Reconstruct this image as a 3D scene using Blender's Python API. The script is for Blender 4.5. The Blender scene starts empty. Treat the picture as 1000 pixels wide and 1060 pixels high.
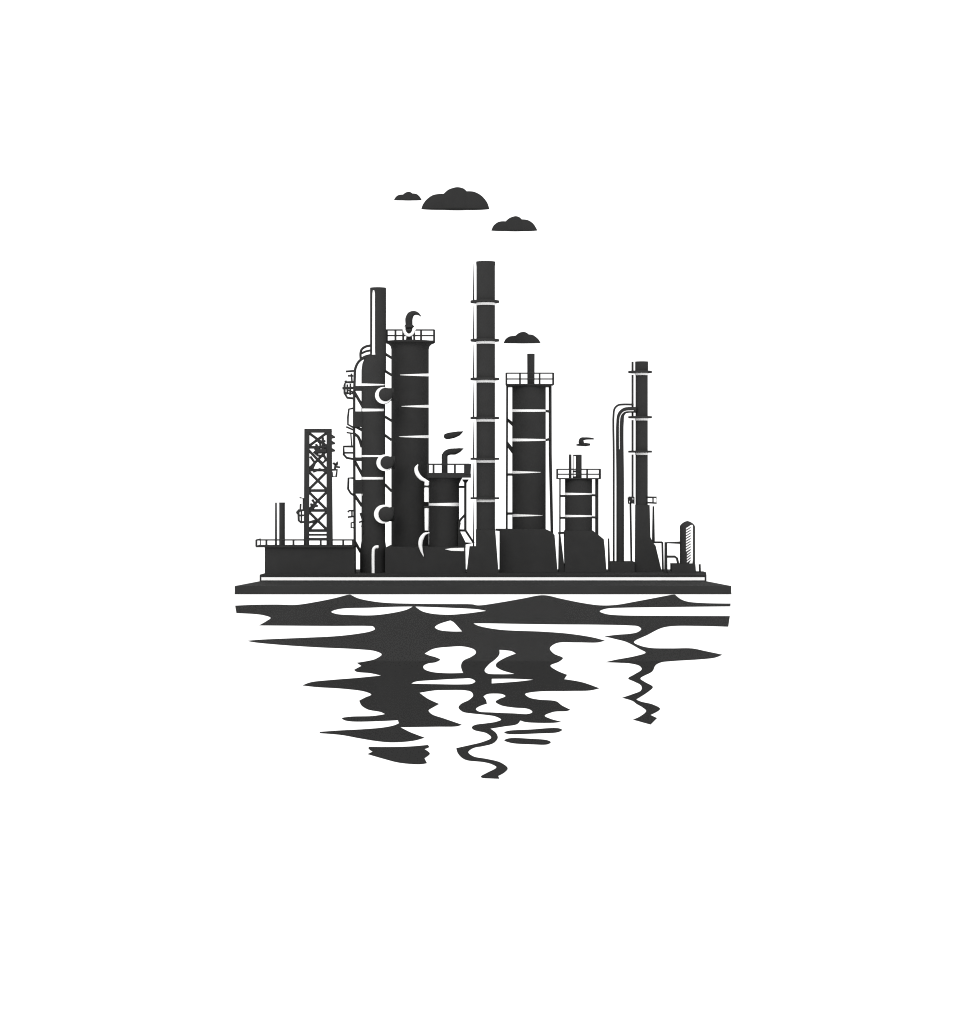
import bpy, math
from mathutils import Vector
from mathutils.geometry import delaunay_2d_cdt

scene = bpy.context.scene
COL = scene.collection
PI = math.pi
D, H, HOR, YQ = 400.0, 23.04, 500.0, 30.0   # camera distance before the quay front, its height, row of the horizon, where the front is

# ---------------------------------------------------------------- measuring
def S(Y): return 0.2 * (D + Y - YQ) / D      # metres per unit of the drawing at depth Y
def P(x, y, Y): return Vector(((x - 500) * S(Y), Y, H - (y - HOR) * S(Y)))
def zoom(x0, y0, k):
    def f(*pts):
        out = [(x0 + p[0] / k, y0 + p[1] / k) + tuple(p[2:]) for p in pts]
        return out[0] if len(out) == 1 else out
    return f
z1 = zoom(230, 420, 5.047); z2 = zoom(340, 280, 6.236); z3 = zoom(340, 440, 5.8875)
z4 = zoom(460, 260, 5.886); z5 = zoom(470, 430, 5.576); z6 = zoom(600, 360, 4.076); z7 = zoom(390, 180, 5.263)
w1 = zoom(235, 595, 3.7037); w2 = zoom(495, 595, 3.7037); w4 = zoom(450, 630, 5.5556)

# ---------------------------------------------------------------- materials
def paint(name, col, var=0.06, scale=0.35, rough=0.85, spec=0.02):
    m = bpy.data.materials.new(name); m.use_nodes = True
    nt = m.node_tree; b = nt.nodes['Principled BSDF']
    tc = nt.nodes.new('ShaderNodeTexCoord')
    n = nt.nodes.new('ShaderNodeTexNoise'); n.inputs['Scale'].default_value = scale; n.inputs['Detail'].default_value = 6
    nt.links.new(tc.outputs['Object'], n.inputs['Vector'])
    r = nt.nodes.new('ShaderNodeValToRGB')
    r.color_ramp.elements[0].position = 0.3; r.color_ramp.elements[1].position = 0.7
    r.color_ramp.elements[0].color = tuple(c * (1 - var) for c in col) + (1,)
    r.color_ramp.elements[1].color = tuple(c * (1 + var) for c in col) + (1,)
    nt.links.new(n.outputs['Fac'], r.inputs['Fac']); nt.links.new(r.outputs['Color'], b.inputs['Base Color'])
    b.inputs['Roughness'].default_value = rough
    b.inputs['Specular IOR Level'].default_value = spec
    return m
g = 0.0305
DARK = paint('charcoal_paint', (g, g, g))
STONE = paint('dark_concrete', (g * .88, g * .88, g * .88), 0.08, 0.15)
SMOKE = paint('soot', (g * .84, g * .84, g * .84), 0.05, 0.3, 1.0, 0.0)
WHITE = paint('white_paint', (0.9, 0.9, 0.9), 0.02)

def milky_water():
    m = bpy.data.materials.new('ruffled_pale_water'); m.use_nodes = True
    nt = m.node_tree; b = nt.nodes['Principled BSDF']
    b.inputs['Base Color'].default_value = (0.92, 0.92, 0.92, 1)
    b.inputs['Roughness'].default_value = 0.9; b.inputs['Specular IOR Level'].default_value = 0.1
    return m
def reflection_mat():
    # plant's reflection put into a dark base colour; normal aimed from camera to quay
    m = bpy.data.materials.new('painted_dark_reflection'); m.use_nodes = True
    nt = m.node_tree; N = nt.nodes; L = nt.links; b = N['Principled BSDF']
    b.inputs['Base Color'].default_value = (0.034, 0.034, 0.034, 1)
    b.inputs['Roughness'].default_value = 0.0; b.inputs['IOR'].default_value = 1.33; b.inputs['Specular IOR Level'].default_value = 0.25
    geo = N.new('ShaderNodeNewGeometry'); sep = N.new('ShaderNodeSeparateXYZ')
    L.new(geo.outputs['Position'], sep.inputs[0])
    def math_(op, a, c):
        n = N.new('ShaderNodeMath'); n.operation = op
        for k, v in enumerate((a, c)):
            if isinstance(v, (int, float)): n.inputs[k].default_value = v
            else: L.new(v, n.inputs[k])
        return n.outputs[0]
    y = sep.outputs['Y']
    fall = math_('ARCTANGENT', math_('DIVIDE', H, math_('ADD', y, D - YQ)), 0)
    far = math_('LESS_THAN', y, -120.0)                      # nearer the camera the normal aims at the slab edge, not the quay
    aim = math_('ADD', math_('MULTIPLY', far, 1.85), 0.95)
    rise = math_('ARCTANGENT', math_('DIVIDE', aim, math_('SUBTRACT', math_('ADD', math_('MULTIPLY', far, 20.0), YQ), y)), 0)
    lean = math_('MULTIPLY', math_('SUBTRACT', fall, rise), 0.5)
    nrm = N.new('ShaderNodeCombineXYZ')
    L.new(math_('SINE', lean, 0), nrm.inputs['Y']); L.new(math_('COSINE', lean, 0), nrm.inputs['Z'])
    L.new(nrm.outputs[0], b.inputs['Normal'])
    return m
WATER = milky_water(); REFLECTION = reflection_mat()

# ---------------------------------------------------------------- mesh helpers
class MB:
    def __init__(self): self.v = []; self.f = []
    def add(self, verts, faces):
        o = len(self.v); self.v += [Vector(p) for p in verts]
        self.f += [tuple(i + o for i in q) for q in faces]; return self
    def prism(self, pts, Y, depth, back=1.0):
        n = len(pts); cx = sum(p[0] for p in pts) / n; k = S(Y)
        f = [P(p[0], p[1], Y) for p in pts]; mx = (cx - 500) * k
        bk = [Vector((mx + (q.x - mx) * back, Y + depth, q.z)) for q in f]
        area = sum(pts[i][0] * pts[(i + 1) % n][1] - pts[(i + 1) % n][0] * pts[i][1] for i in range(n))
        fr = list(range(n)); 
        if area > 0: faces = [tuple(reversed(fr)), tuple(i + n for i in fr)] ; flip = False
        else: faces = [tuple(fr), tuple(i + n for i in reversed(fr))]; flip = True
        for i in range(n):
            j = (i + 1) % n
            q = (i, j, j + n, i + n); faces.append(tuple(reversed(q)) if flip else q)
        return self.add(f + bk, faces)
    def box(self, x0, y0, x1, y1, Y, depth, back=1.0):
        return self.prism([(x0, y0), (x1, y0), (x1, y1), (x0, y1)], Y, depth, back)
    def lathe(self, cx, Y, prof, n=56):
        k = S(Y); vs = []; fs = []
        for r, y in prof:
            c = P(cx, y, Y)
            for i in range(n):
                t = 2 * PI * i / n
                vs.append((c.x + r * k * math.cos(t), Y + r * k * math.sin(t), c.z))
        for a in range(len(prof) - 1):
            for i in range(n):
                j = (i + 1) % n
                fs.append((a * n + i, (a + 1) * n + i, (a + 1) * n + j, a * n + j))
        fs.append(tuple(range(n))); fs.append(tuple(reversed(range((len(prof) - 1) * n, len(prof) * n))))
        return self.add(vs, fs)
    def tube(self, pts, rad, n=10, smooth=0):
        """pts: world points; rad: metres, one or one per point"""
        R = list(rad) if isinstance(rad, (list, tuple)) else [rad] * len(pts)
        if smooth:
            q = []; r2 = []
            for i in range(len(pts) - 1):
                a = pts[max(i - 1, 0)]; b = pts[i]; c = pts[i + 1]; d = pts[min(i + 2, len(pts) - 1)]
                p4 = [a if i else b - (c - b) , b, c, d if i < len(pts) - 2 else c + (c - b)]; tt = [0.0]
                for j in range(3): tt.append(tt[-1] + max((p4[j + 1] - p4[j]).length, 1e-4) ** .5)
                for s in range(smooth):
                    t = s / smooth; u = tt[1] + (tt[2] - tt[1]) * t
                    def mix(i0, i1, A, B): return A * ((tt[i1] - u) / (tt[i1] - tt[i0])) + B * ((u - tt[i0]) / (tt[i1] - tt[i0]))
                    A1 = mix(0, 1, p4[0], p4[1]); A2 = mix(1, 2, p4[1], p4[2]); A3 = mix(2, 3, p4[2], p4[3])
                    q.append(mix(1, 2, mix(0, 2, A1, A2), mix(1, 3, A2, A3)))
                    r2.append(R[i] * (1 - t) + R[i + 1] * t)
            q.append(pts[-1]); r2.append(R[-1]); pts, R = q, r2
        vs = []; fs = []; m = len(pts); prev = None
        for i in range(m):
            a = pts[max(i - 1, 0)]; b = pts[min(i + 1, m - 1)]; t = (b - a).normalized()
            if prev is None:
                ref = Vector((0, 1, 0)) if abs(t.y) < .9 else Vector((1, 0, 0))
                u = ref.cross(t).normalized()
            else:
                u = (prev - t * prev.dot(t)).normalized()
            w = t.cross(u); prev = u
            for k in range(n):
                an = 2 * PI * (k + .5) / n
                vs.append(pts[i] + (u * math.cos(an) + w * math.sin(an)) * R[i])
        for i in range(m - 1):
            for k in range(n):
                j = (k + 1) % n
                fs.append((i * n + k, i * n + j, (i + 1) * n + j, (i + 1) * n + k))
        fs.append(tuple(reversed(range(n)))); fs.append(tuple(range((m - 1) * n, m * n)))
        return self.add(vs, fs)
    def line(self, pts, Y, r, n=8, smooth=0):
        """polyline in drawing units at depth Y; r in drawing units"""
        fat = lambda q: q + .33 if .4 < q < 1.7 else q
        r = [fat(q) for q in r] if isinstance(r, (list, tuple)) else fat(r)
        rr = [q * S(Y) for q in r] if isinstance(r, (list, tuple)) else r * S(Y)
        return self.tube([P(p[0], p[1], Y) for p in pts], rr, n, smooth)
    def wrap(self, cx, r, Y, rows, proud=0.05, thick=0.12, sub=14):
        """a plate lying on the front of an upright cylinder; rows = (x_left, x_right, y) from top to bottom"""
        k = S(Y); ro = r * k + proud; ri = ro - thick; vs = []; fs = []; nx = sub + 1
        def pt(x, y, rad):
            a = max(-1, min(1, (x - cx) / r)); th = math.asin(a)
            yy = Y - rad * math.cos(th); c = P(cx, HOR, Y)
            return Vector((c.x + rad * math.sin(th), yy, P(x, y, yy).z))
        for rad in (ro, ri):
            for (a, b, y) in rows:
                for i in range(nx): vs.append(pt(a + (b - a) * i / sub, y, rad))
        m = len(rows); o = m * nx
        for j in range(m - 1):
            for i in range(sub):
                q = (j * nx + i, (j + 1) * nx + i, (j + 1) * nx + i + 1, j * nx + i + 1)
                fs.append(q); fs.append(tuple(reversed([e + o for e in q])))
        for i in range(sub):
            fs.append((i, i + 1, o + i + 1, o + i)); e = (m - 1) * nx
            fs.append((e + i + 1, e + i, o + e + i, o + e + i + 1))
        for j in range(m - 1):
            a, b = j * nx, (j + 1) * nx
            fs.append((b, a, o + a, o + b)); a += sub; b += sub
            fs.append((a, b, o + b, o + a))
        return self.add(vs, fs)
    def wedge_band(self, cx, r, Y, x0, x1, y, h0, h1, proud=0.05):
        """band round the front of a cylinder whose height runs from h0 at x0 to h1 at x1"""
        k = S(Y); ro = r * k + proud; ri = r * k - 0.1; vs = []; fs = []; n = 22
        t0 = math.asin(max(-1, min(1, (x0 - cx) / r))); t1 = math.asin(max(-1, min(1, (x1 - cx) / r)))
        c = P(cx, HOR, Y)
        for i in range(n + 1):
            t = t0 + (t1 - t0) * i / n
            x = cx + r * math.sin(t); u = (x - x0) / (x1 - x0); h = h0 + (h1 - h0) * u ** .8
            for rad in (ro, ri):
                yy = Y - rad * math.cos(t)
                for s in (-.5, .5): vs.append((c.x + rad * math.sin(t), yy, P(x, y + s * h, yy).z))
        for i in range(n):
            a = i * 4; b = a + 4
            fs += [(a, a + 1, b + 1, b), (a + 2, b + 2, b + 3, a + 3), (a, b, b + 2, a + 2), (a + 1, a + 3, b + 3, b + 1)]
        fs += [(0, 2, 3, 1), (n * 4, n * 4 + 1, n * 4 + 3, n * 4 + 2)]
        return self.add(vs, fs)
    def build(self, name, mat, parent=None, smooth=True, label=None):
        base = Vector((0, 0, 0)); p = parent
        while p is not None: base = base + p.location; p = p.parent
        me = bpy.data.meshes.new(name)
        me.from_pydata([v - base for v in self.v], [], self.f); me.materials.append(mat)
        me.validate()
        if smooth:
            for q in me.polygons: q.use_smooth = True
            me.set_sharp_from_angle(angle=math.radians(38))
        o = bpy.data.objects.new(name, me); COL.objects.link(o)
        if parent is not None: o.parent = parent
        if label: o['label'] = label
        return o

def thing(name, label, cat, x, y, Y, group=None):
    o = bpy.data.objects.new(name, None); COL.objects.link(o)
    o.empty_display_size = 1.0; o.location = P(x, y, Y)
    o['label'] = label; o['category'] = cat
    if group: o['group'] = group
    return o
def single(o, label, cat, group=None):
    """a thing that is one mesh: give it an origin at its own base"""
    me = o.data; xs = [v.co for v in me.vertices]
    c = Vector(((min(v.x for v in xs) + max(v.x for v in xs)) / 2, (min(v.y for v in xs) + max(v.y for v in xs)) / 2, min(v.z for v in xs)))
    for v in me.vertices: v.co -= c
    o.location = c; o['label'] = label; o['category'] = cat
    if group: o['group'] = group
    return o

def railing(x0, x1, ys, posts, Y, depth, parent, r=0.6):
    m = MB(); r += .1
    for y in ys:
        zf = P(x0, y, Y); k = S(Y)
        a = P(x0, y, Y); b = P(x1, y, Y); back = Vector((0, depth, 0))
        m.tube([a, b], r * k, 8); m.tube([a, a + back], r * k * .8, 8); m.tube([b, b + back], r * k * .8, 8)
    for x in posts:
        m.line([(x, ys[0] - .4), (x, ys[-1] + .4)], Y, r - .02, 8)
    for x in (x0, x1):
        a = P(x, ys[0], Y) + Vector((0, depth, 0)); b = P(x, ys[-1], Y) + Vector((0, depth, 0))
        m.tube([a, b], r * S(Y) * .8, 8)
    return m.build('railing', DARK, parent)

# ================================================================ SETTING
m = MB(); R = 30000
m.add([(-R, -R, 0), (R, -R, 0), (R, R, 0), (-R, R, 0)], [(0, 1, 2, 3)])
o = m.build('water', WATER, smooth=False); o['kind'] = 'structure'

# quay the plant stands on
zt = H - (606.6 - HOR) * .2; xw = 257 * .2
xb = 231.0 * S(50)
pl = [(-xw, YQ), (xw, YQ), (xb, 50), (xb, 80), (-xb, 80), (-xb, 50)]
m = MB(); n = len(pl)
m.add([(x, y, -2) for x, y in pl] + [(x, y, zt) for x, y in pl],
      [tuple(range(n, 2 * n)), tuple(reversed(range(n)))] + [(i, (i + 1) % n, (i + 1) % n + n, i + n) for i in range(n)])
o = m.build('quay', STONE, smooth=False); o['kind'] = 'structure'
YP = 50.0
top = 594.8
m = MB(); m.box(268.7, top, 731.4, 601.6, YP, 26, .97)
pad = m.build('foundation_slab', STONE, smooth=False); pad['kind'] = 'structure'
m = MB(); m.box(270.6, 597.6, 729.4, 600.7, YP - .05, .3)
o = m.build('stripe_or_highlight', WHITE, pad, smooth=False)

# ---------------------------------------------------------------- dark reflection shapes painted on the water
def smooth_loop(pts, k=6):
    """closed Catmull-Rom through pts; a point with a third value is a corner"""
    n = len(pts); out = []
    for i in range(n):
        b = pts[i]; c = pts[(i + 1) % n]
        a = b if len(b) > 2 else pts[i - 1]; d = c if len(c) > 2 else pts[(i + 2) % n]
        p = [Vector(q[:2]) for q in (a, b, c, d)]
        t = [0.0]
        for j in range(3): t.append(t[-1] + max((p[j + 1] - p[j]).length, 1e-3) ** .5)
        for s in range(k):
            u = t[1] + (t[2] - t[1]) * s / k
            def L_(i0, i1, A, B): return A * ((t[i1] - u) / (t[i1] - t[i0])) + B * ((u - t[i0]) / (t[i1] - t[i0]))
            A1 = L_(0, 1, p[0], p[1]); A2 = L_(1, 2, p[1], p[2]); A3 = L_(2, 3, p[2], p[3])
            q = L_(1, 2, L_(0, 2, A1, A2), L_(1, 3, A2, A3)); out.append((q.x, q.y))
    return out
def reflection_patch(loops):
    vs = []; ed = []
    for lp in loops:
        q = smooth_loop(lp); o = len(vs); vs += [Vector(p) for p in q]
        ed += [(o + i, o + (i + 1) % len(q)) for i in range(len(q))]
    v2, e2, f2, _, _, _ = delaunay_2d_cdt(vs, ed, [], 0, 1e-4)
    W = []
    for p in v2:
        y = max(p.y, 615.4); dist = D * (615.2 - HOR) / (y - HOR)
        dist *= (H - .02) / H
        W.append((((p.x - 500) / 2000) * dist, dist - D + YQ, .02))
    rings = [smooth_loop(lp) for lp in loops]
    def inside(x, y):
        c = False
        for q in rings:
            for i in range(len(q)):
                (ax, ay), (bx, by) = q[i - 1], q[i]
                if (ay > y) != (by > y) and x < (bx - ax) * (y - ay) / (by - ay) + ax: c = not c
        return c
    keep = [tuple(f) for f in f2 if inside(sum(v2[i].x for i in f) / len(f), sum(v2[i].y for i in f) / len(f))]
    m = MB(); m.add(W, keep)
    o = m.build('painted_reflection', REFLECTION, smooth=False)
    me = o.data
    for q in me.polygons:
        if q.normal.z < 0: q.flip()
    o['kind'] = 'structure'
    return o
C = 1
outer = (
 w1((31,118,C),(100,115),(190,114),(265,115),(340,104),(410,90),(471,74,C),(500,89),(560,102),(620,108),(740,111),(860,112),(940,113)) +
 w2((0,117),(90,105),(170,91),(250,78),(320,92),(400,108),(470,117),(530,115),(600,103),(680,88),(753,74,C),(775,92),(800,102),(860,108),
    (968,110,C),(967,121,C),(860,122),(700,124),(560,126),(490,130),(466,140),(490,150),(540,155),(700,157),(965,158,C),(959,199,C),
    (850,196),(740,197),(700,205),(650,230),(597,258),(620,271),(660,280),(740,282),(820,282),(870,292),(937,306,C),(910,317),(850,324),
    (740,331),(700,336),(680,347),(668,370),(622,397),(640,411),(670,430),(655,446),(606,478,C),(625,486),(670,497),(698,514),(661,537,C),
    (686,549,C),(661,574,C),(593,555,C),(620,543),(644,522),(630,508),(606,494),(593,484),(551,471,C),(590,458),(625,442),(625,425),(600,410),
    (575,397),(600,381),(627,362),(620,350),(585,340),(540,337),(486,335,C),(530,325),(600,312),(642,298),(620,285),(570,258),(530,247),
    (483,236,C),(530,230),(580,226),(610,220),(625,208),(615,198),(580,194),(450,191),(300,190),(150,188)) +
 w1((1000,186),(945,186,C)) +
 w2((0,195),(80,210),(250,218),(350,226),(440,240),(486,252,C),(460,259),(380,259),(300,262),(275,282),(290,302),(325,319),(310,333),
    (277,348),(300,366),(341,383,C),(330,400,C),(400,412),(465,435,C),(430,443),(350,445),(220,448),(180,457),(195,470),(230,478),(300,485),
    (320,500),(354,517,C),(340,522),(290,525),(255,540),(275,551),(319,563,C),(290,567),(180,564),(162,558,C),(150,572),(100,581)) +
 w4((320,690,C),(352,714),(363,742),(340,772),(280,790),(222,802),(193,825),(222,849),(300,864),(380,885),(420,918),(400,943),(365,962,C),
    (372,978,C),(320,976),(272,972),(265,965),(300,944),(355,912),(330,895),(280,882),(180,870),(148,850),(130,825),(124,802,C),(200,785),
    (280,765),(325,742),(300,717),(225,697),(213,683),(228,670),(300,659),(350,651),(382,638),(350,620),(280,609),(220,603),(160,592),
    (137,568),(150,549),(200,523),(221,500),(212,480),(180,470),(60,468)) +
 w1((796,443),(738,452,C),(770,475),(814,495,C),(790,508),(773,520),(785,534),(830,550),(900,574,C),(885,580),(800,582),(665,584,C),
    (700,602),(758,624,C),(720,635),(640,642),(580,638),(500,625),(440,614),(357,607,C),(354,602,C),(440,596),(520,592),(600,585),
    (640,577),(659,569,C),(655,557,C),(600,560),(480,562),(450,557),(440,550),(470,544),(560,541),(606,534,C),(590,526),(540,516),
    (515,500),(507,482,C),(530,470),(553,459),(530,448),(450,437),(340,430),(289,424,C),(320,412),(400,403),(500,395),(591,386,C),(550,377),
    (495,371),(487,364,C),(515,349,C),(497,337,C),(540,330),(570,322),(593,305),(570,293),(500,285),(350,278),(200,268),(100,258),
    (76,253,C),(120,249),(300,241),(420,235),(500,226),(552,216),(567,208),(560,198),(540,196),(400,196),(122,194,C),(150,178),
    (167,165),(140,155),(100,150),(36,147,C)))
holes = [
 w1((400,142),(430,131),(550,126),(640,122.5),(712,121.5,C),(690,133),(640,145),(560,155),(480,154),(420,150)),
 w1((722,121.5,C),(850,126),(960,132)) + [w2((31,138,C))] + w1((960,143),(920,148),(850,153),(780,148),(745,138)),
 w1((797,201),(810,190),(856,175,C),(868,181),(901,217,C),(860,217),(812,211)),
 w1((758,302,C),(790,284),(850,276),(910,275),(950,288),(954,300),(935,315),(905,330),(897,350),(905,376,C),(840,377),(780,371),(755,360),
    (753,350),(770,340),(800,335),(817,325),(800,316),(775,309)),
 w1((707,417,C),(720,410),(800,403),(900,397.5),(935,397.5),(952,408),(940,417),(900,420),(800,419)),
 w4((372,237,C),(440,244),(467,258,C),(400,285),(355,315),(352,330),(380,351),(460,375,C),(380,377),(300,371),(287,355),(310,322),(350,290),(372,262)),
 w4((328,403,C),(450,403),(570,408,C),(480,419),(328,430,C)),
 w4((280,505,C),(300,492),(350,488),(390,492),(407,503),(370,520),(350,535),(380,555),(450,568),(540,577),(562,594),(540,605),(450,602),(330,597),
    (250,590),(237,577),(260,560),(300,547,C),(295,525)),
]
reflection_patch([outer] + holes)
reflection_patch([w1((545,659,C),(600,660),(700,658),(770,652,C),(775,660),(757,668,C),(778,685),(757,703,C),(767,722,C),(740,726),(660,720),(600,705),(538,687,C),(558,678,C),(542,665))])
reflection_patch([w4((400,712),(420,703),(550,695),(710,687),(733,697),(710,710),(600,717),(420,720))])
reflection_patch([w4((400,757),(430,745),(550,748),(650,757),(668,768),(650,780),(560,780),(440,772))])

# ================================================================ PLANT, from left to right
STK = 'chimneys of the plant'; TNK = 'round towers with a railed top platform'; PIP = 'free standing pipes of the plant'
# ---- long low building with a railed roof
t = thing('storage_building', 'long low building at the left end with a railing round its overhanging roof deck', 'building', 320, top, 54)
MB().box(274, 566.6, 367, top + .4, 54, 8, .95).build('wall', DARK, t, False)
MB().box(264.8, 565.2, 365.6, 566.7, 53.4, 9, .97).build('roof_deck', DARK, t, False)
railing(265.4, 365.4, (558.9, 565.4), [265.4, 275.8, 290.8, 303.8, 317.8, 332.0, 342.0, 355.3, 365.4], 53.7, 7.5, t, .72)

o = MB().lathe(285.7, 57, [(.95, 520.2), (1.15, 566.0)], 16).build('vent_pipe', DARK)
single(o, 'thinnest upright pipe on the low building roof, just left of the thicker short stack', 'pipe', PIP)
t = thing('short_stack', 'short thick plain stack standing on the low building roof beside a thin pipe', 'chimney', 292, 565.4, 57, STK)
MB().lathe(292.0, 57, [(2.5, 521), (3.0, 521), (3.05, 566)], 24).build('shaft', DARK, t)
MB().lathe(292.0, 57, [(3.1, 520.1), (3.1, 521.4)], 24).build('rim', DARK, t)

# ---- lattice tower on the roof
t = thing('lattice_tower', 'open steel lattice tower with crossed bracing on the low building roof', 'tower', 329, 565.4, 57)
Y0, Y1 = 55.0, 59.4
for Yk in (Y0, Y1):
    MB().prism([(315.0, 444.6), (320.1, 444.6), (319.8, 565.6), (314.4, 565.6)], Yk, .9).build('leg', DARK, t, False)
    MB().prism([(338.0, 444.6), (343.2, 444.6), (344.3, 565.6), (337.9, 565.6)], Yk, .9).build('leg', DARK, t, False)
m = MB(); m.box(315.0, 443.8, 343.2, 447.9, Y0 - .05, .95); m.box(315.0, 443.8, 343.2, 447.9, Y1 + .05, .95)
k = S(Y0)
for x in (317.4, 340.6):
    m.tube([P(x, 446, Y0), Vector((P(x, 446, Y0).x, Y1, P(x, 446, Y0).z))], 1.6 * k, 8)
m.build('top_beam', DARK, t, False)
bars = (463.0, 486.6, 507.8, 528.4, 549.2, 553.6, 557.8)
for y in bars:
    m = MB(); m.line([(318, y), (340, y)], Y0 + .45, 1.3 if y < 550 else .8)
    m.line([(318, y), (340, y)], Y1 + .45, .5)
    for x in (317.5, 340.5):
        a = P(x, y, Y0 + .45); m.tube([a, Vector((a.x, Y1 + .45, a.z))], .6 * k, 6)
    m.build('girt', DARK, t)
for (a, b) in ((447.9, 462), (466, 486), (488, 507), (509, 528), (529.5, 548.5)):
    for yy, r in ((Y0, 1.2), (Y1, .4)):
        m = MB(); m.line([(319.4, a), (338.6, b)], yy + .4, r); m.line([(338.6, a), (319.4, b)], yy + .52, r)
        m.build('cross_brace', DARK, t)
# pipework crowded inside the upper bays and beside the lower bay
for q in (((485,165),(505,190),(540,185)), ((490,200),(500,225),(540,250)), ((478,240),(500,260),(535,265)), ((505,170),(515,215),(480,225)),
          ((525,165),(528,250),(545,290)), ((460,265),(485,300),(470,330)), ((500,280),(525,300),(540,285)), ((475,345),(510,332),(545,345)),
          ((490,215),(545,215)), ((495,240),(545,238)), ((470,490),(490,520),(470,540)), ((460,515),(500,525)), ((470,600),(480,620),(462,640)), ((455,610),(490,600))):
    MB().line(z1(*q), Y0 + .2, 1.05, 7).build('small_pipe', DARK, t)
MB().line(z1((485,240),(545,236)), Y0 + .2, 2.6, 8).build('manifold', DARK, t)
for v in (165, 197, 235):
    m = MB(); m.line(z1((568, v - 12), (588, v)), Y0 + .3, .75); m.line(z1((568, v + 4), (590, v)), Y0 + .3, .55)
    m.build('insulator_bracket', DARK, t)
m = MB()
m.line(z1((560,335),(600,335),(596,370),(575,370),(572,345)), Y0 + .2, .95); m.line(z1((560,352),(575,352)), Y0 + .2, .7)
m.line(z1((588,335),(592,310),(580,298)), Y0 + .2, 1.0); m.line(z1((592,312),(604,294),(600,308),(586,304)), Y0 + .2, 1.0); m.line(z1((588,318),(616,322)), Y0 + .2, .8)
m.build('valve_basket', DARK, t)
m = MB()
m.line(z1((398,545),(400,600),(412,610),(430,606)), Y0 + .2, .95); m.line(z1((396,546),(430,546)), Y0 + .2, .8); m.line(z1((398,574),(430,572)), Y0 + .2, .7)
m.line(z1((410,512),(408,548),(390,565)), Y0 + .2, .75); m.line(z1((404,480),(424,484),(424,545)), Y0 + .2, .55); m.line(z1((414,546),(414,608)), Y0 + .2, .6); m.line(z1((388,552),(402,572)), Y0 + .2, .8)
m.build('valve_basket', DARK, t)

# ---- domed reactor vessel with a stack on top
YV = 62.0
t = thing('reactor_vessel', 'slim domed vessel carrying a tall stack, with a climbing side pipe and small service brackets', 'vessel', 386.5, top, YV)
vc, vr = 386.5, 12.35
dome = [(.5, 366.2), (4, 367.2), (7, 369.0), (9.6, 372.0), (11.4, 376.5), (12.3, 383), (vr, 390), (vr, 560), (13.9, 570.5), (13.9, top + .3)]
body = MB().lathe(vc, YV, dome, 64).build('shell', DARK, t)
st = MB().lathe(391.4, YV, [(8.35, 298), (8.35, 384)], 48).build('stack', DARK, t)
MB().wrap(391.4, 8.35, YV, [(386.6, 387.9, 300.6), (386.1, 388.5, 304), (385.9, 388.6, 364), (385.6, 388.9, 367)], sub=4).build('stripe_or_highlight', WHITE, st)
m = MB(); m.line([(367.3, top), (367.3, 386), (368.3, 380), (371.5, 374.2), (376, 371), (381, 369.4)], YV - .5, 1.05, 12, 5)
m.build('side_pipe', DARK, t)
for q, r in ((((373.6,373),(373.2,366),(374.6,361.5),(378.5,358.8),(384,357.6)), 1.0), (((374.2,366.0),(378,364),(384,362.6)), .85), (((373.6,371.5),(378,369),(384,367.4)), .85)):
    MB().line(q, YV - .2, r, 10, 5).build('arched_pipe', DARK, t)
MB().wedge_band(vc, vr, YV - .1, 398.2, 374.3, 398.2, 1.0, 2.6).build('band', WHITE, t)
MB().wedge_band(vc, vr, YV, 375.5, 397.3, 424.4, 3.0, 2.4).build('band', WHITE, t)
MB().wedge_band(vc, vr, YV, 374.3, 396.5, 472.1, 1.9, 1.6).build('band', WHITE, t)
MB().wedge_band(vc, vr, YV, 374.3, 396.8, 495.1, 2.6, 2.4).build('band', WHITE, t)
MB().wrap(vc, vr, YV, [(374.3, 375.6, 511.2), (374.3, 375.4, 513.2)], sub=3).build('band', WHITE, t)
for (a, b, c_, d_) in ((365.4, 425.8, 376, 441.8), (365.4, 496.6, 376, 511.2), (366, 473.4, 376, 477.2), (366.4, 399.4, 376, 404.2)):
    MB().box(a, b, c_, d_, YV - 1.2, 2.4).build('junction_box', DARK, t, False)
for q in (((366.6,405.5),(377,423.5)), ((366.8,449),(371,452.5),(374.6,463)), ((366.8,476.5),(375.8,492.8)), ((367,512.5),(374.8,524)), ((367.2,560.5),(373.4,571.5)), ((366.8,440.8),(374.8,445.2))):
    MB().line(q, YV - .4, 1.3, 8, 3 if len(q) > 2 else 0).build('strut', DARK, t)
# service brackets hanging on the side pipe
def bracket(lines, Y=YV - .4):
    m = MB()
    for q, r in lines: m.line(q, Y, r, 8)
    m.build('service_bracket', DARK, t)
bracket([(z2((170,720),(110,722),(104,740),(104,792),(122,822),(168,826)), .95), (z2((112,652),(165,648)), .8), (z2((90,760),(170,758)), 1.1),
         (z2((122,735),(122,800)), .7), (z2((142,730),(140,805)), .7), (z2((106,790),(165,795)), .7), (z2((125,680),(160,680)), .7), (z2((148,665),(152,720)), .7),
         (z2((118,770),(160,785)), .6), (z2((105,720),(118,712)), .7)])
bracket([(z1((690,12),(662,18),(657,60),(657,98),(690,116)), .75), (z1((648,110),(690,128)), .7)])
bracket([(z1((672,145),(677,212)), .45), (z1((650,140),(690,146)), .55), (z1((690,213),(635,213),(635,255),(650,272),(692,280)), .95), (z1((635,246),(692,246)), .7)])
bracket([(z1((690,378),(660,378),(658,435),(672,458),(692,470)), .9)])
bracket([(z1((656,556),(664,548),(690,548)), .7), (z1((656,582),(690,578)), .7), (z1((678,550),(678,580)), .6)])
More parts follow.
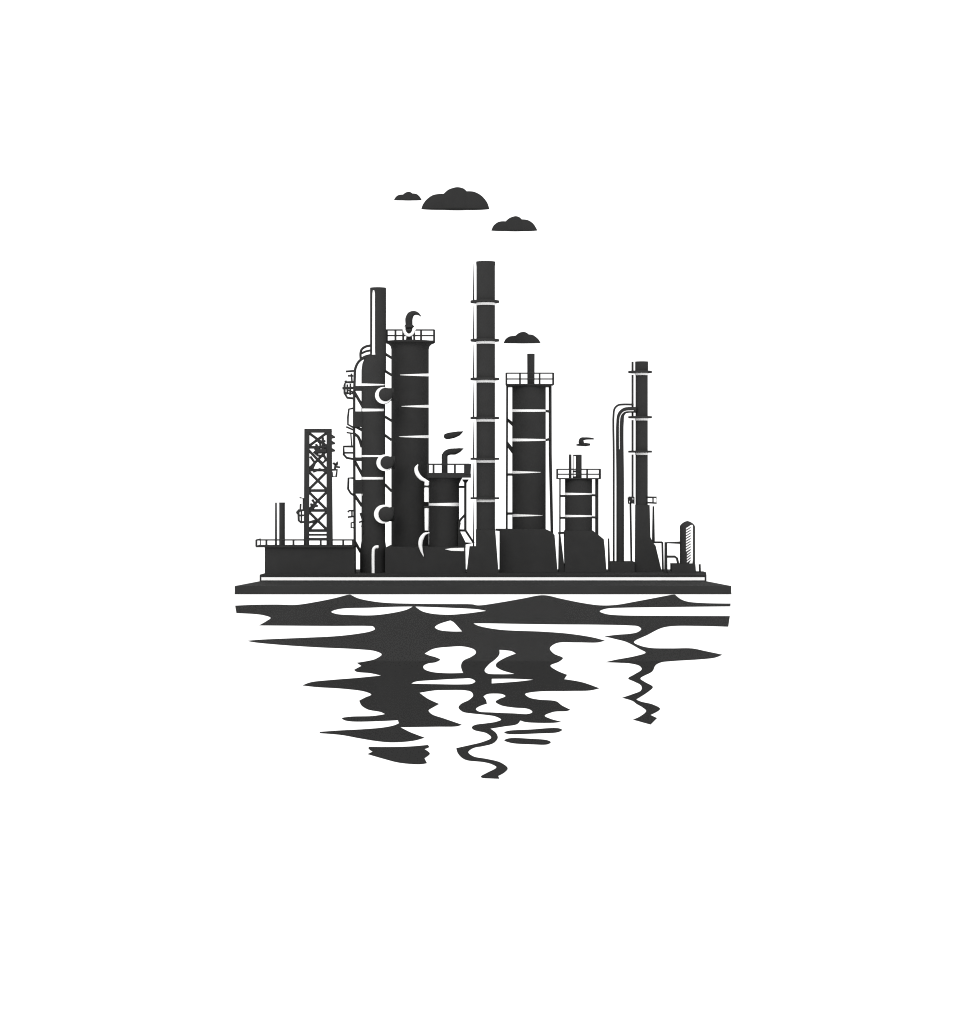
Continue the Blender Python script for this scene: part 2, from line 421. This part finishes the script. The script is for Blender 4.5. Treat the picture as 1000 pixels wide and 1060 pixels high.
bracket([(z1((690,608),(674,612),(674,637),(690,637)), .6)])
m = MB(); m.line(z1((722,560),(735,600),(715,610)), YV - 1.8, .8); m.line(z1((728,625),(736,640),(734,668)), YV - 1.8, .7); m.build('valve', DARK, t)
# round nozzles bridging to the column: white flange and dark bulb
for (cx, cy, r, bx, by, br) in ((396.9,409.2,8.6, 399.1,408.3,7.0), (398.2,479.0,8.5, 400.6,478.8,6.8), (396.8,532.2,9.6, 399.6,532.3,7.9)):
    Yn = 57.6; k = S(Yn); c0 = P(cx, cy, Yn); n = 40
    fl = MB(); ring = []
    fl.tube([c0, c0 + Vector((0, 3.4, 0))], r * k, 40)
    f_o = fl.build('nozzle_flange', WHITE, t)
    c1 = P(bx, by, Yn - .2); vs = []; fs = []
    m = MB(); pts = []; rr = []
    for i in range(9):
        a = i / 8 * PI / 2
        pts.append(c1 + Vector((0, -br * k * .35 * math.cos(a) , 0))); rr.append(max(br * k * math.sin(a), .02))
    pts.append(c1 + Vector((0, 4.2, 0))); rr.append(br * k)
    m.tube(pts, rr, 40)
    m.line([(bx, by), (bx + 8.5, by)], Yn + 2.2, br * .94, 24)
    m.build('nozzle_bulb', DARK, f_o)

# ---- broad column with gooseneck vent
YC = 69.0
t = thing('distillation_column', 'broadest tall column, with three tapering white bands and a gooseneck vent on its railed top', 'tower', 424.5, top, YC, TNK)
cc, cr = 424.5, 19.4
MB().lathe(cc, YC, [(25.2, 353.4), (25.2, 355.3), (22.0, 356.6), (20.2, 358.6), (cr, 361.6), (cr, top + .3)], 80).build('shell', DARK, t)
for (x, y) in ((415, 388.1), (416.5, 420.6), (414, 452.0)):
    MB().wedge_band(cc, cr, YC, x, 443.7, y, .4, 3.0).build('band', WHITE, t)
railing(400.0, 449.4, (341.6, 347.4, 353.2), [400.0, 409.4, 417.4, 428.8, 435.9, 449.4], YC - 4.6, 4.0, t, .75)
gv = MB().tube([P(*z2((521,452)), YC - 2), P(*z2((521,420)), YC - 2), P(*z2((520,400)), YC - 2), P(*z2((520,345)), YC - 2), P(*z2((520,312)), YC - 2), P(*z2((531,287)), YC - 2), P(*z2((553,275)), YC - 2), P(*z2((578,280)), YC - 2), P(*z2((599,297)), YC - 2)],
    [q / 6.236 * S(YC - 2) for q in (22, 17, 23, 23, 24, 22, 15, 9, 2)], 24, 5).build('gooseneck_vent', DARK, t)
MB().lathe(423.5, YC - 2, [(3.9, 336.2), (5.9, 338.6), (5.9, 339.4), (3.9, 339.6)], 28).build('collar', DARK, gv)
MB().line(z2((486,362),(489,388),(500,408),(518,418),(538,410),(549,392),(553,376),(566,378)), YC - 5.1, 1.3, 10, 4).build('drip_cup', WHITE, gv)
for (a, b) in (((398.6,366.2),(405.6,370.6)), ((398.6,384.0),(405.6,388.4)), ((398.6,431.3),(405.6,435.7)), ((398.4,450.4),(405.4,455.6)), ((398.4,501.4),(405.6,508.6))):
    MB().line([a, b], 62.5, 1.15, 8).build('brace', DARK, t)
MB().prism([(398.6, 567), (481.9, 566), (482.4, top + .4), (398.6, top + .4)], 58, 20, .97).build('plinth_block', DARK, t, False)
o = MB().line([(391.8, 566.0), (388.6, 566.4), (386.8, 568.4), (386.3, 572), (386.3, 594.3)], 57.2, 1.25, 14, 4).build('hooked_pipe', WHITE)
single(o, 'short white pipe with a hooked top at the foot of the domed vessel', 'pipe', PIP)

# ---- white downpipe in front of the column
Yw = 57.4
t = thing('downpipe', 'white downpipe with curved horn ends between the broad column and the small smoking tank', 'pipe', 441.6, top, Yw, PIP)
k = S(Yw)
m = MB(); pts = z3((546,240),(535,262),(540,292),(562,322),(590,338),(612,348))
m.tube([P(x, y, Yw) for x, y in pts], [q * k for q in (.4, 1.8, 2.2, 2.0, 1.6, .9)], 14, 5); m.build('upper_horn', WHITE, t)
m = MB(); m.line(z3((600,345),(599,368)), Yw, 2.4, 14); m.line(z3((598,380),(598,468)), Yw, 2.5, 14); m.line(z3((598,505),(598,642)), Yw, [2.2, 1.9], 14); m.build('pipe_run', WHITE, t)
m = MB(); pts = z3((616,656),(588,664),(568,690),(560,725),(567,765),(580,800))
m.tube([P(x, y, Yw) for x, y in pts], [q * k for q in (.4, 1.5, 2.3, 2.2, 1.4, .3)], 14, 5); m.build('lower_horn', WHITE, t)
for v in (374, 500): MB().line(z3((582, v), (614, v)), Yw - .3, .95, 10).build('collar', DARK, t)

# ---- small tank that smokes
YA = 64.0
t = thing('process_tank', 'small squat smoking tank with railed top between the broad column and the tallest chimney', 'tank', 459.7, top, YA, TNK)
ac, ar = 459.7, 15.7
MB().lathe(ac, YA, [(19, 490.3), (19, 494.6), (17.4, 497.5), (ar, 501), (ar, 566.4)], 60).build('shell', DARK, t)
MB().box(442.6, 490.2, 487.4, 494.5, YA - 4.4, 5).build('platform', DARK, t, False)
railing(443.0, 486.0, (480.6, 490.2), [443.0, 448.8, 470.9, 481.4], YA - 4.2, 4.0, t, .75)
MB().prism(z3((836,236),(870,236),(866,300),(830,300)), YA - 4.5, 3).build('control_box', DARK, t, False)
MB().lathe(460.3, YA - 2, [(3.1, 470), (3.15, 491)], 24).build('flue', DARK, t)
MB().wedge_band(ac, ar, YA, 444.2, 475.3, 522.2, 2.2, 3.6).build('band', WHITE, t)
m = MB(); m.line([(481.7, 499), (481.7, 548.8), (490.2, 561.8), (481, 562.6)], YA - 1, 1.1, 8); m.lathe(481.8, YA - 1, [(3.4, 496.2), (3.2, 497.2), (1.2, 500)], 16); m.build('support_pole', DARK, t)
for q in (((474.5,541.5),(477.5,537),(481.8,532.4)), ((474.6,504),(481.8,504)), ((474.6,549),(481.8,549.2))): MB().line(q, YA - 1, 1.0, 8).build('strut', DARK, t)
MB().prism([(474, 538.5), (477, 541.5), (475.6, 549), (482, 562), (482, 567), (474, 567)], YA - 2, 3).build('gusset', DARK, t, False)
MB().prism(z3((710,757),(750,750),(826,748),(826,768),(750,766)), 57.85, .25).build('band', WHITE, t, False)

# ---- tallest chimney
YT = 60.0
t = thing('chimney', 'tallest chimney, ringed by six dark flanges, rising from a flared base', 'chimney', 502.7, top, YT, STK)
tc, tr = 502.8, 9.6
MB().lathe(tc, YT, [(9.95, 271.0), (9.9, 273), (tr, 276), (tr + .1, 560)], 56).build('shaft', DARK, t)
fl = (312.3, 352.3, 392.4, 432.7, 475.0, 515.7)
for y in fl:
    MB().lathe(501.9, YT, [(14.9, y - 1.0), (14.9, y + 1.0)], 56).build('flange', DARK, t)
    MB().lathe(tc, YT, [(tr + .25, y + 1.3), (tr + .25, y + 3.9)], 56).build('band', WHITE, t)
prev = 273.0
for y in fl + (566.0,):
    MB().line([(490.3, prev), (490.2, y - .5)], YT, [.18, .6], 8).build('ladder_rail', DARK, t); prev = y + 4
MB().prism([(482.7, top + .4), (485.9, 566.2), (492.6, 566.2), (492.6, 548.4), (512.7, 548.4), (516.1, 592), (516.2, top + .4)], 57, 6).build('pedestal', DARK, t, False)

# ---- tower with a thin flue, right of the chimney
YB = 70.0
t = thing('cylindrical_tower', 'banded tower right of the tallest chimney with one plain flue on its railed top', 'tower', 547.6, top, YB, TNK)
bc, br_ = 547.6, 17.4
MB().lathe(bc, YB, [(br_, 398.4), (br_, 555)], 64).build('shell', DARK, t)
MB().box(524.4, 397.4, 571.4, 399.2, YB - 4.2, 8.4, .95).build('platform', DARK, t, False)
railing(524.2, 572.8, (386.3, 392.3, 398), [524.2, 538.3, 558.6, 572.8], YB - 4.2, 4.0, t, .65)
MB().lathe(549.6, YB - 1, [(3.9, 366.3), (3.75, 398.6)], 28).build('flue', DARK, t)
m = MB(); m.line([(525.0, 399), (524.6, 549)], YB, .8, 8); m.build('leg', DARK, t)
m = MB(); m.line([(569.5, 399), (569.6, 470), (571.4, 554)], YB, [1.3, 1.4, 1.2], 10); m.build('leg', DARK, t)
MB().wedge_band(bc, br_, YB, 530.4, 564.8, 425.0, 2.6, 2.2).build('band', WHITE, t)
MB().wedge_band(bc, br_, YB, 564.8, 530.4, 455.4, 1.6, 3.0).build('band', WHITE, t)
MB().wedge_band(bc, br_, YB, 559.5, 530.4, 488.9, .3, 2.9).build('band', WHITE, t)
MB().wedge_band(bc, br_, YB, 561, 530.4, 533.6, .3, 2.9).build('band', WHITE, t)
for q in (((525,434),(531,438.6)), ((524.6,434),(531,440)), ((524.8,458),(531,465.6)), ((524.8,460),(531,468.6)), ((524.8,491.2),(531,491.2)), ((524.8,531.6),(531,531.6)), ((564,425.4),(569.5,426)), ((564,455.8),(569.5,454.4))):
    MB().line(q, YB - .6, 1.1, 8).build('strut', DARK, t)
MB().prism([(516.9, top + .4), (517.0, 549.8), (512.9, 549.4), (512.9, 548.0), (565.6, 548.2), (572, 551), (574.2, 554), (577.2, 591), (577.4, top + .4)], 62, 8, .98).build('pedestal', DARK, t, False)

# ---- small tower with a double flue
YD = 66.0
t = thing('stub_tower', 'short two-banded tower with unequal twin flues, under the squiggle of smoke', 'tower', 598.9, top, YD, TNK)
dc, dr = 598.9, 14.1
MB().lathe(dc, YD, [(dr, 495.6), (dr, 555)], 56).build('shell', DARK, t)
MB().box(577, 494.9, 621, 496.1, YD - 3.4, 6.8, .94).build('platform', DARK, t, False)
railing(576.9, 621.2, (485.8, 490.9, 495.4), [576.9, 607.8, 621.2], YD - 3.4, 3.2, t, .65)
m = MB(); m.lathe(590.2, YD - 1, [(1.35, 470.4), (1.5, 495.4)], 16); m.build('flue', DARK, t)
m = MB(); m.lathe(599.1, YD - 1, [(3.1, 470.6), (3.1, 495.4)], 24); m.lathe(593.3, YD - 1, [(.45, 472), (.55, 495.4)], 10); m.line([(593.3, 488), (596.5, 488)], YD - 1, .8); m.line([(593.3, 494), (596.5, 494)], YD - 1, .8); m.line([(593.3,471.4),(596.5,471.4)], YD - 1, .5); m.build('flue', DARK, t)
m = MB(); m.line([(579.7, 496), (579.6, 553)], YD, .55, 8); m.build('leg', DARK, t)
m = MB(); m.line([(617.8, 496), (617.8, 555)], YD, 1.5, 10); m.build('leg', DARK, t)
MB().wedge_band(dc, dr, YD, 612.8, 585.0, 511.3, 1.2, 2.4).build('band', WHITE, t)
MB().wedge_band(dc, dr, YD, 612.8, 585.0, 534.2, 1.4, 2.4).build('band', WHITE, t)
for q in (((612,512.6),(617.8,512.8)), ((612,535.4),(617.8,535.8)), ((579.6,513.4),(586,513.4)), ((579.6,536),(586,536)), ((577.8,551.8),(586,551.4))):
    MB().line(q, YD - .6, .95, 8).build('strut', DARK, t)
MB().prism([(579.0, 552.6), (580.2, 552.6), (584.4, 587), (584.9, top + .4), (578.4, top + .4)], 63, 4).build('buttress', DARK, t, False)
MB().prism([(584.8, top + .4), (585, 587), (584.4, 553), (585, 549.4), (614.2, 549.4), (617, 552), (619.7, 553.7), (625.1, 558.2), (626.2, 568), (628.2, top + .4)], 62.4, 5).build('pedestal', DARK, t, False)

# ---- bent ducts into the right chimney
YE = 66.0
o = MB().line([(635.3, 583), (635.3, 470), (635.3, 427), (636.6, 422.4), (640, 419.4), (645, 418.7), (656, 418.8)], YE, .78, 10, 4).build('bent_pipe', DARK)
single(o, 'thin outer pipe arching over the thick duct into the right chimney', 'pipe', PIP)
t = thing('bent_duct', 'thick dark duct rising and bending right into the slim right-hand chimney', 'duct', 642, top, YE, PIP)
MB().tube([P(x, y, YE) for x, y in ((642, 583), (642, 500), (642, 434), (643.2, 428.6), (646.6, 425.2), (651, 424.3), (658.5, 424.3))], [q * S(YE) for q in (4.05, 4.0, 3.9, 3.6, 3.2, 3.1, 3.1)], 28, 5).build('duct_run', DARK, t)
MB().line([(641.2, 465), (641.4, 436), (642.6, 430), (646.5, 426), (656, 425.2)], YE - 1.05, .36, 8, 4).build('stripe_or_highlight', WHITE, t)  # highlight along the duct, put on as a thin white tube
MB().box(631.2, 581.8, 657.0, top + .4, YE - 3, 6).build('plinth_block', DARK, t, False)
MB().prism([(629.4, 557.4), (630.8, 557.4), (631.6, 582), (631.6, top + .4), (629.6, top + .4)], YE - 3, 1).build('post', DARK, t, False)

# ---- right chimney
YR = 67.0
t = thing('chimney', 'slim right-hand chimney with three flanges, its low side baskets over a flared base', 'chimney', 664.2, top, YR, STK)
rc, rr_ = 664.2, 6.5
MB().lathe(rc, YR, [(6.75, 374.3), (6.75, 383), (6.35, 386), (6.4, 525)], 40).build('shaft', DARK, t)
fl = (385.2, 432.0, 467.6)
for y in fl:
    MB().lathe(662.6, YR, [(12.3, y - 1.1), (12.3, y + .9)], 48).build('flange', DARK, t)
    MB().lathe(rc, YR, [(rr_ + .3, y + 1.1), (rr_ + .3, y + 3.3)], 48).build('band', WHITE, t)
prev = 374.4
for y in fl + (516.0,):
    MB().line([(654.8, prev), (654.8, y - .4)], YR, .85, 8).build('ladder_rail', DARK, t); prev = y + 2.8
m = MB(); m.line([(650.6, 514.8), (656.2, 514.8), (656.2, 521), (650.6, 521), (650.6, 514.8)], YR - 1, .75); m.line([(653.4, 514.8), (655, 521)], YR - 1, .9); m.line([(651.5, 515), (653, 520)], YR - 1, .6); m.build('basket', DARK, t)
m = MB(); m.line([(670, 514.8), (679.4, 514.8), (679.4, 520.8), (670, 520.2)], YR - 1, .75); m.line([(676, 514.8), (676, 520.6)], YR - 1, .5); m.build('basket', DARK, t)
m = MB(); m.line([(652.6, 520), (653.6, 582.5)], YR, .8); m.build('leg', DARK, t)
m = MB(); m.line([(676.4, 524), (676.4, 562)], YR, [.6, 1.3], 10); m.build('leg', DARK, t)
MB().prism([(657.2, top + .4), (657.5, 570), (657.9, 522.8), (672.6, 522.8), (673.4, 556), (676, 561.4), (678.8, 565), (685.2, 592), (685.6, top + .4)], YR - 2.6, 5, .9).build('pedestal', DARK, t, False)
m = MB(); m.line([(676.4, 561.4), (685.4, 561.4)], YR - 2, .8); m.line([(685.6, 561), (685.8, 570), (686.4, top)], YR - 2, .75); m.build('frame', DARK, t)

# ---- small capsule vessel at the right end
YS = 60.0
t = thing('capsule_tank', 'small round-topped capsule tank with white hatched panel on a block at the right end', 'tank', 711.6, top, YS)
MB().lathe(711.6, YS, [(.4, 539.2), (3.0, 540.1), (5.6, 541.7), (7.3, 543.5), (7.95, 545.2), (7.95, 584.4)], 48).build('shell', DARK, t)
m = MB(); n = 13
for i in range(n):
    y = 545.6 + i * 2.85; w = 1.0 if i < 9 else .9
    a, b = (709.4 + (i > 8) * .9, 714.5)
    c = P(711.6, HOR, YS)
    k = S(YS); ro = 7.9 * k + .05; vs = []; fs = []
    for s in range(7):
        x = a + (b - a) * s / 6; th = math.asin((x - 711.6) / 7.9)
        yb = y + 1.9 - 3.2 * s / 6
        for rad in (ro, ro - .12):
            yy = YS - rad * math.cos(th)
            for e in (-w * .8, w * .8): vs.append((c.x + rad * math.sin(th), yy, P(x, yb + e, yy).z))
    for s in range(6):
        q = s * 4; r = q + 4
        fs += [(q, q + 1, r + 1, r), (q + 2, r + 2, r + 3, q + 3), (q, r, r + 2, q + 2), (q + 1, q + 3, r + 3, r + 1)]
    fs += [(0, 2, 3, 1), (24, 25, 27, 26)]
    m.add(vs, fs)
m.wrap(711.6, 7.95, YS, [(714.9, 716.2, 543.4), (714.2, 716.4, 545), (714.2, 716.4, 580), (712.6, 716.0, 583.2)], sub=4)
m.build('hatched_panel', WHITE, t, False)
MB().prism([(691.4, top + .3), (691.4, 592.0), (695.6, 592.0), (695.6, 583.8), (719.9, 583.8), (720.6, 592.2), (731.2, 592.4), (731.2, top + .3)], YS - 3, 5, .97).build('stepped_block', DARK, t, False)
MB().line([(724.3, 584), (724.6, 592.6)], YS - 1.5, .85, 8).build('post', DARK, t)
t = thing('feed_pipe', 'angular dark feed pipe with two branches joining the capsule tank from its left', 'pipe', 689.3, top, YS, PIP)
MB().line([(689.3, top), (689.3, 561.8), (704.2, 561.8)], YS - .4, [1.45, 1.25, 1.0], 12).build('main_run', DARK, t)
MB().line([(690, 576.2), (698.6, 576.2), (700.8, 578), (702.2, 584.2)], YS - .4, .95, 10).build('branch', DARK, t)

# ================================================================ SMOKE AND CLOUDS
Ysm = YA - 2
pts = z3((708,212),(708,192),(716,174),(740,163),(770,161),(800,152),(824,142))
o = MB().tube([P(x, y, Ysm) for x, y in pts], [q / 5.8875 * S(Ysm) for q in (18, 18, 18, 19, 20, 13, 1)], 20, 5).build('smoke_plume', SMOKE)
single(o, 'dark plume bending right straight out of the small tank flue', 'smoke', 'smoke above the plant')
pts = z3((703,74),(712,71),(735,66),(765,60),(795,51),(822,38))
o = MB().tube([P(x, y, Ysm) for x, y in pts], [q / 5.8875 * S(Ysm) for q in (3, 17, 20, 19, 14, 1)], 20, 5).build('smoke_plume', SMOKE)
single(o, 'detached leaf-shaped puff of dark smoke hanging above the bending plume', 'smoke', 'smoke above the plant')
pts = z5((807,136),(790,134),(755,134),(736,140),(734,153),(737,162),(728,168),(706,171))
m = MB(); m.tube([P(x, y, YD - 1) for x, y in pts], [q / 5.576 * S(YD - 1) for q in (4, 6, 8, 13, 16, 14, 9, 4)], 16, 5)
m.line(z5((730,167),(760,168.5),(786,168)), YD - 1, [1.5, 1.6, .8], 12, 3)
o = m.build('smoke_plume', SMOKE)
single(o, 'small S-shaped squiggle of smoke above the short two-banded tower', 'smoke', 'smoke above the plant')

def cloud(prof, base, Y, label):
    """upper outline (x, y) left to right over a flat base: each slice across is a half ellipse"""
    q = []
    P2 = [Vector(p[:2]) for p in prof]; n = len(P2)
    for i in range(n - 1):
        b, c = P2[i], P2[i + 1]
        a = b if len(prof[i]) > 2 or i == 0 else P2[i - 1]; d = c if len(prof[i + 1]) > 2 or i == n - 2 else P2[i + 2]
        for s in range(8):
            t = s / 8
            q.append(0.5 * ((2 * b) + (c - a) * t + (2 * a - 5 * b + 4 * c - d) * t * t + (3 * b - a - 3 * c + d) * t ** 3))
    q.append(P2[-1])
    zb = P(500, base, Y).z; k = S(Y); vs = []; fs = []; m = 24
    for p in q:
        w = P(p.x, p.y, Y); h = max(w.z - zb, .02); dep = h * 0.45
        for j in range(m + 1):
            t = PI * j / m
            vs.append((w.x, Y - dep * math.cos(t), zb + h * math.sin(t)))
    N = m + 1
    for i in range(len(q) - 1):
        for j in range(m):
            fs.append((i * N + j, (i + 1) * N + j, (i + 1) * N + j + 1, i * N + j + 1))
        fs.append((i * N + m, (i + 1) * N + m, (i + 1) * N, i * N))
    mb = MB(); mb.add(vs, fs)
    return single(mb.build('cloud', SMOKE), label, 'cloud', 'flat-based dark clouds')
C = 1
cloud(z7((243,190),(250,170),(268,143),(300,118),(335,109),(364,108,C),(390,86),(420,75),(443,72),(472,79),(490,94,C),(530,97),(570,118),(600,153),(614,190)), 216.4, 75, 'largest dark flat-based cloud, at the top of the sky')
cloud(z7((93,142),(105,124),(122,114),(143,112,C),(158,101),(174,97),(186,100),(194,106,C),(218,110),(236,126),(245,142)), 207.1, 75, 'smallest dark cloud, just left of the largest one')
cloud(z7((624,308),(636,282),(658,264),(680,258),(702,258,C),(722,241),(745,232),(760,230),(778,236),(790,247,C),(822,251),(850,268),(866,290),(875,308)), 238.7, 75, 'middle-sized dark cloud below and right of the largest, above the tallest chimney')
cloud(z7((691,921),(702,900),(722,886),(744,882),(756,881,C),(772,868),(790,861),(806,861),(818,866),(828,874,C),(852,878),(874,894),(886,908),(893,921)), 355.2, 72, 'lone dark cloud low beside the tallest chimney, above the plain flue')

# ================================================================ CAMERA AND LIGHT
cam = bpy.data.cameras.new('camera'); co = bpy.data.objects.new('camera', cam); COL.objects.link(co)
co.location = (0, YQ - D, H); co.rotation_euler = (math.radians(90), 0, 0)
cam.sensor_fit = 'HORIZONTAL'; cam.sensor_width = 36; cam.lens = 72.0
cam.shift_y = (HOR - 530) / 1000; cam.clip_start = 1; cam.clip_end = 80000
scene.camera = co
scene.cycles.filter_width = 1.15

w = bpy.data.worlds.new('World'); scene.world = w; w.use_nodes = True
bg = w.node_tree.nodes['Background']; bg.inputs['Color'].default_value = (1, 1, 1, 1); bg.inputs['Strength'].default_value = 1.0
sl = bpy.data.lights.new('sun', 'SUN'); sl.energy = 0.8; sl.angle = math.radians(30); sl.color = (1, .98, .95)
so = bpy.data.objects.new('sun', sl); COL.objects.link(so); so.rotation_euler = (math.radians(60), 0, math.radians(-20))
so.location = (-100, -100, 200)
vs_ = scene.view_settings
vs_.view_transform = 'Standard'; vs_.look = 'None'; vs_.gamma = 1; vs_.use_curve_mapping = False; vs_.exposure = 0.45
